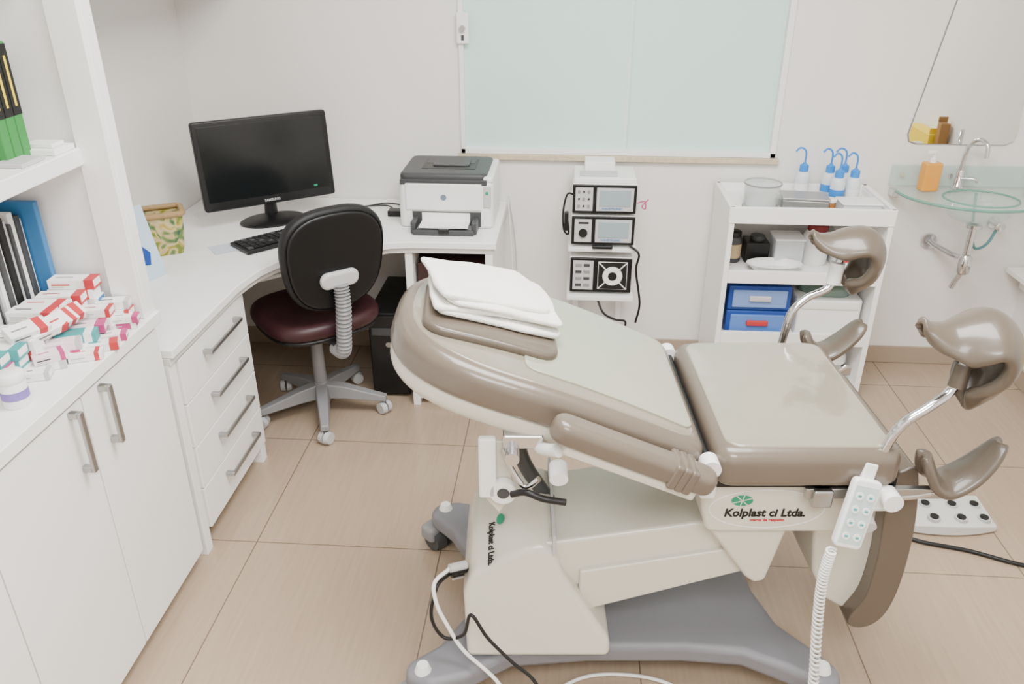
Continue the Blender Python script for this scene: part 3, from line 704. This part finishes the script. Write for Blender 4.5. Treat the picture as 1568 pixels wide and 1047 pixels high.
# backrest
sl=math.radians(20.3)
BK=AX((.425,CY,.745),(-math.cos(sl),0,math.sin(sl)),(0,-1,0),(math.sin(sl),0,math.cos(sl)))
def bend(o,amp=.022):
    T=XF@BK;Ti=T.inverted();nrm=(T.to_3x3()@Vector((0,0,1)))
    for v in o.data.vertices:
        s=(Ti@v.co).x
        v.co+=nrm*(amp*math.sin(math.pi*min(1,max(0,s/.76))))
    return o
def bout(L0=0.0,L1=.75,w=.285,sh=.42,e=.78,wh=None):
    o=[];wh=wh or w-.012
    for i in range(33):
        t=-math.pi/2+math.pi*i/32;c,s=math.cos(t),math.sin(t)
        o.append((sh+(L1-sh)*abs(c)**e,w*math.copysign(abs(s)**e,s)))
    o=o[::-1]
    m=8
    f=lambda q:w+(wh-w)*q*q
    o=o+[(sh+(L0+.04-sh)*i/m,-f(i/m)) for i in range(1,m+1)]+[(L0+.012,-wh+.012),(L0,-wh+.04)]+[(L0,wh-.04),(L0+.012,wh-.012)]+[(L0+.04+(sh-L0-.04)*i/m,f(1-i/m)) for i in range(0,m)]
    return o
CP=(.93,.8,.65,.5,.35,.2)
bend(pad('back_cushion',bout(),-.04,.045,.032,TAUPE,M=BK,rb=.02,caps=CP))
bend(pad('back_cover',bout(L0=.03,L1=.72,w=.255),.03,.048,.006,COVERB,M=BK,dome=.003,caps=CP))
sheet_o=dens(rrect(.035,.45,-.24,.21,.03,4),(0,.25,.5,.75))
bend(pad('back_sheet',sheet_o,.045,.0535,.002,COVERG,M=BK,caps=CP))
bend(pad('back_shell',bout(L0=.22,L1=.74,w=.272),-.095,-.035,.01,CREAM,M=BK,rb=.04,caps=CP))
bend(pad('head_pad',dens(rrect(.375,.695,-.15,.13,.05,4),(0,.5)),.045,.068,.010,TAUPED,M=BK@TR(0,0,0,3),caps=CP))
# hinges
cyl('hinge_tube',(.437,1.50,.755),(.437,2.03,.755),.012,BLACK)
for y_ in(1.485,2.03):
    cyl('hinge_cap_%d'%(y_*100),(.437,y_-.02,.762),(.437,y_+.02,.762),.022,WHITEP)
    bb('hinge_arm_%d'%(y_*100),.42,.455,y_-.015,y_+.015,.68,.755,WHITEP,.006)
# armrest
ar=math.radians(23)
AM=AX((.43,1.432,.735),(-math.cos(ar),0,math.sin(ar)),(0,-1,0),(math.sin(ar),0,math.cos(ar)))
pad('armrest_pad',rrect(.0,.385,-.035,.035,.033,6),-.01,.045,.02,TAUPE,M=AM)
pad('armrest_bar',rrect(.03,.34,-.02,.02,.01),-.032,-.008,.005,CREAM,M=AM)
for i in range(3):pad('armrest_strap_%d'%i,rrect(.055+.018*i,.075+.018*i,-.038,.038,.006),-.014,.048,.008,TAUPE,M=AM)
tube('arm_link',[(.10,1.44,.83),(.06,1.50,.80),(.05,1.56,.80)],.014,WHITEP)
bb('arm_clamp',-.02,.07,1.49,1.53,.80,.835,CHROME,.006)
cyl('arm_knob',(-.0,1.50,.79),(-.0,1.465,.79),.016,CHROME);cyl('arm_knob2',(.10,1.46,.78),(.10,1.42,.77),.02,WHITEP)
bb('drop_bracket',-.075,-.035,1.50,1.52,.66,.82,WHITEP,.006)
prism('bracket_blade',[(-.06,.80),(.02,.80),(.0,.73),(-.0,.65),(-.03,.60),(-.06,.64)],0,.012,CREAM,.004,M=AX((0,1.535,0),(1,0,0),(0,0,1),(0,-1,0)))
cyl('bracket_ring',(-.02,1.50,.675),(-.02,1.52,.675),.03,WHITEP);cyl('bracket_hole',(-.02,1.498,.675),(-.02,1.522,.675),.014,DGREY)
tube('bracket_handle',[(0,1.49,.68),(.03,1.47,.70),(.07,1.46,.69),(.12,1.46,.68)],.008,BLACK)
tube('bracket_hook',[(-.02,1.51,.79),(.0,1.5,.74),(.03,1.49,.70),(.06,1.48,.73)],.007,CHROME)
tube('back_strut',[(.10,1.75,.46),(.02,1.75,.62),(.02,1.76,.80)],.02,DGREY)
# leg section
prism('leg_shell',dens([(.865,.70),(.775,.62),(.745,.50),(.765,.36),(.81,.27),(.865,.235),(.915,.24),(.935,.40),(.925,.60),(.90,.69)]),0,.36,CREAM,.02,M=AX((0,1.95,0),(1,0,0),(0,0,1),(0,-1,0)))
lp=[(.895,.70),(.885,.60),(.895,.45),(.89,.32),(.86,.24),(.885,.215),(.925,.225),(.955,.27),(.970,.36),(.970,.50),(.957,.62),(.935,.71)]
lps=catmull([(x,y_,0) for x,y_ in lp]+[(lp[0][0],lp[0][1],0)],4)[:-1]
prism('leg_pad',[(p.x,p.y) for p in lps],0,.44,TAUPED,.022,M=AX((0,1.985,0),(1,0,0),(0,0,1),(0,-1,0)),seg=4)
def saddle(nm,path,yc,w,drop,m,cen,th=.02,skew=0,wf=None):
    P=catmull([(x,0,z) for x,z in path],4);n=len(P);vs=[];fs=[];cs=Vector((cen[0],0,cen[1]));K=9
    for i,p in enumerate(P):
        e=math.sin(math.pi*(i+.35)/(n-.3))**.45
        if wf:e*=wf(i/(n-1))
        inw=(cs-p);inw=inw.normalized()
        for j in range(K):
            s=-1+2*j/(K-1)
            q=p+inw*(drop*abs(s)**2.2)
            vs.append((q.x+skew*s,yc+s*w*e,q.z))
    for i in range(n-1):
        for j in range(K-1):fs.append((i*K+j,i*K+j+1,(i+1)*K+j+1,(i+1)*K+j))
    return mk(nm,vs,fs,m,solid=th,sub=2)
saddle('knee_crutch_near',[(.845,1.095),(.87,1.075),(.915,1.072),(.96,1.09),(1.01,1.10),(1.048,1.06),(1.055,1.0),(1.03,.935),(.985,.885)],1.53,.095,.06,TAUPED,(.96,.97),th=.03,wf=lambda t:.62+.38*min(1,t*2.2))
saddle('knee_crutch_far',[(.815,1.085),(.84,1.07),(.88,1.07),(.93,1.085),(.98,1.085),(1.01,1.05),(1.015,1.0),(1.0,.95),(.95,.91)],2.12,.08,.05,TAUPED,(.92,.97),th=.03,wf=lambda t:.75+.25*min(1,t*2))
tube('crutch_rod_near',[(.80,1.50,.62),(.812,1.50,.70),(.825,1.50,.80),(.85,1.50,.86),(.90,1.505,.90),(.95,1.52,.94),(.97,1.53,1.03)],.011,CHROME)
tube('crutch_rod_far',[(.77,2.09,.70),(.78,2.09,.80),(.79,2.09,.86),(.83,2.10,.90),(.89,2.11,.93),(.91,2.12,1.0),(.915,2.12,1.05)],.011,CHROME)
cyl('crutch_joint_far',(.90,2.11,.94),(.905,2.115,1.0),.02,WHITEP)
cyl('crutch_joint_near',(.955,1.52,.94),(.965,1.53,.99),.018,TAUPED)
for (yc,k0) in((1.49,'near'),(2.07,'far')):
    bb('side_rail_'+k0,.66,.98,yc-.008,yc+.008,.672,.70,STEEL,.003)
    bb('rail_block_a_'+k0,.675,.72,yc-.02,yc+.02,.655,.70,STEEL,.005)
    bb('rail_block_b_'+k0,.80,.845,yc-.026,yc+.026,.65,.71,WHITEP,.006)
    cyl('rail_knob_'+k0,(.80,yc-.045,.62),(.80,yc-.01,.63),.018,LGREY)
    cyl('rail_knob2_'+k0,(.84,yc-.05,.69),(.84,yc-.01,.69),.022,WHITEP)
    tube('foot_rod_'+k0,[(.78,yc,.675),(.88,yc,.675),(.94,yc,.685),(.965,yc,.70)],.010,CHROME)
saddle('foot_rest_near',[(.918,.785),(.93,.755),(.945,.725),(.975,.712),(1.015,.738),(1.045,.775),(1.07,.815)],1.50,.05,-.018,TAUPED,(.985,.82),th=.022)
saddle('foot_rest_far',[(.845,.795),(.86,.765),(.885,.745),(.915,.745),(.95,.775),(.98,.81),(.995,.825)],2.10,.05,-.018,TAUPED,(.92,.86),th=.022)
for i,(z,c) in enumerate(((.40,LGREY),(.37,BLACK),(.345,BLACK),(.32,LGREY))):
    cyl('plug_%d'%i,(-.115,1.575+.02*i,z),(-.155,1.555+.02*i,z+.005),.011,c)
tube('black_cable',[(-.155,1.575,.372),(-.185,1.53,.37),(-.20,1.50,.30),(-.17,1.49,.24),(-.12,1.48,.26),(-.10,1.475,.33),(-.06,1.46,.27),(.0,1.44,.21),(.06,1.42,.157),(.11,1.36,.06),(.14,1.28,.008),(.18,1.12,.008)],.0045,BLACK)
tube('white_cable',[(-.155,1.56,.40),(-.19,1.52,.39),(-.185,1.50,.34),(-.16,1.49,.28),(-.12,1.475,.21),(-.03,1.44,.13),(.02,1.38,.04),(.05,1.30,.008),(.08,1.12,.008)],.005,WHITEP)
group('gynecological_examination_chair')
# towel (folded)
def fold(nm,x0_,x1_,y0_,y1_,z0_,h,rz,ph,sk=0):
    O=rrect(x0_,x1_,y0_,y1_,.018,3);O=dens(O,(0,.25,.5,.75))
    O=[(x+sk*y_,y_) for x,y_ in O]
    o=pad(nm,O,z0_,z0_+h,h*.48,TOWEL,M=BK@TR(.555,-.02,.0,rz),dome=.001,caps=(.95,.9,.8,.7,.6,.5,.4,.3,.2,.1))
    for v in o.data.vertices:
        q=v.co*9+Vector((ph,ph*1.7,0))
        d1=mathutils.noise.noise_vector(q)*.009+mathutils.noise.noise_vector(q*3.1)*.0035
        v.co.x+=d1.x*1.6;v.co.y+=d1.y*1.6;v.co.z+=d1.z*.55
    return bend(o)
fold('fold_1',-.165,.135,-.13,.115,.072,.014,12,0);fold('fold_2',-.155,.14,-.13,.10,.084,.014,16,3.1,.1);fold('fold_3',-.16,.12,-.125,.105,.096,.013,10,7.7,-.1);fold('fold_4',-.125,.145,-.125,.085,.107,.014,17,5.2,-.1)
group('folded_towel')
# remote
RM=TR(.745,1.425,.585,0,0,0)@Matrix.Rotation(math.radians(14),4,'Y')@Matrix.Rotation(math.radians(-14),4,'X')
pad('body',rrect(-.033,.033,0,.165,.012),0,.022,.006,WHITEP,M=RM@AX((0,.011,0),(1,0,0),(0,0,1),(0,-1,0)))
bb('panel',-.027,.027,-.0118,-.0105,.012,.150,mat('remote_panel',(190,208,204),.4),.001,M=RM)
for i in range(2):
    for j in range(4):
        cyl('button_%d_%d'%(i,j),(-.013+.026*i,-.0115,.03+.032*j),(-.013+.026*i,-.0135,.03+.032*j),.009,WHITEP,M=RM,n=16)
        bb('mark_%d_%d'%(i,j),-.017+.026*i,-.009+.026*i,-.0140,-.0134,.0275+.032*j,.0325+.032*j,TEAL,0,M=RM)
bb('hanger',-.015,.015,.0,.03,.15,.20,WHITEP,.004,M=RM)
P=[];n=900
ctrl=catmull([(.715,1.42,.58),(.705,1.41,.50),(.71,1.40,.38),(.725,1.39,.22),(.73,1.37,.08),(.72,1.33,.014)],40)
for i in range(n):
    f_=i/(n-1)*(len(ctrl)-1);k_=int(f_);q=ctrl[k_].lerp(ctrl[min(k_+1,len(ctrl)-1)],f_-k_)
    an=i/n*2*math.pi*58;P.append(q+Vector((math.cos(an)*.010,math.sin(an)*.010,0)))
tube('coiled_cord',P,.003,WHITEP,n=6,raw=True)
group('hand_control')
tube('c',[(.02,1.30,.008),(.08,1.48,.008),(.18,1.565,.008),(.3,1.58,.008),(.42,1.55,.008),(.52,1.46,.008),(.6,1.3,.008)],.005,WHITEP);single('floor_cord')
XF=I4.copy()
# foot pedal
FP=AX((1.315,2.37,0),(1,.03,0),(-.03,1,0),(0,0,1))
vs=[];fs=[];K=14
for i in range(K+1):
    s=-1+2*i/K;x=s*.17;zt=.058-.02*s*s
    yo=-.03*(1-s*s)
    for yy,z in((-.085+yo,.004),(-.085+yo,zt-.012),(.075+yo,zt),(.075+yo,.004)):vs.append((x,yy,z))
fs=[(0,1,2,3),tuple(4*K+j for j in range(4))]
for i in range(K):
    for j in range(4):fs.append((i*4+j,i*4+(j+1)%4,i*4+4+(j+1)%4,i*4+4+j))
mk('body',vs,fs,mat('pedal_grey_white',(212,212,208),.4),bevel=.006,M=FP)
for i,x in enumerate((-.13,-.045,.045,.13)):
    s=x/.17;zt=.058-.02*s*s
    for j,yy in enumerate((-.05,.025)):
        cyl('pedal_ring_%d_%d'%(i,j),(x,yy-.03*(1-s*s),zt-.010),(x,yy-.03*(1-s*s),zt-.001),.021,LGREY,M=FP)
        cyl('pedal_%d_%d'%(i,j),(x,yy-.03*(1-s*s),zt-.008),(x,yy-.03*(1-s*s),zt+.004),.014,BLACK,M=FP)
tube('cable',[(1.20,2.33,.02),(1.12,2.28,.01),(1.2,2.22,.008),(1.35,2.18,.008),(1.5,2.12,.008),(1.7,2.08,.008),(1.95,2.1,.008)],.007,BLACK)
group('foot_pedal_control')

# ---------------- lights
def area(n,loc,sx,sy,p,c=(1,.992,.98)):
    l=bpy.data.lights.new(n,'AREA');l.shape='RECTANGLE';l.size=sx;l.size_y=sy;l.energy=p;l.color=c
    o=bpy.data.objects.new(n,l);o.location=loc;bpy.context.collection.objects.link(o)
LP=mat('lamp_diffuser',(255,252,247),.5,emit=3)
for i,(x,y_,w,h,p) in enumerate(((.25,1.6,1.3,1.0,94),(.25,-.4,1.3,1.0,80))):
    bb('frame',x-w/2-.03,x+w/2+.03,y_-h/2-.03,y_+h/2+.03,ZC-.04,ZC-.001,ALU,.004);bb('diffuser',x-w/2,x+w/2,y_-h/2,y_+h/2,ZC-.045,ZC-.039,LP,.001);group('ceiling_lamp')
    area('ceiling_light',(x,y_,ZC-.06),w,h,p)
w=bpy.data.worlds.new('w');bpy.context.scene.world=w;w.use_nodes=True;w.node_tree.nodes['Background'].inputs[0].default_value=(.8,.8,.8,1);w.node_tree.nodes['Background'].inputs[1].default_value=.3
# ---------------- camera
cam=bpy.data.cameras.new('camera');co=bpy.data.objects.new('camera',cam);bpy.context.collection.objects.link(co)
cam.sensor_width=36;cam.lens=36*1241/1568;cam.clip_start=.02
co.location=(0,0,1.8);co.rotation_euler=(math.radians(90-26.3),0,math.radians(4))
bpy.context.scene.camera=co
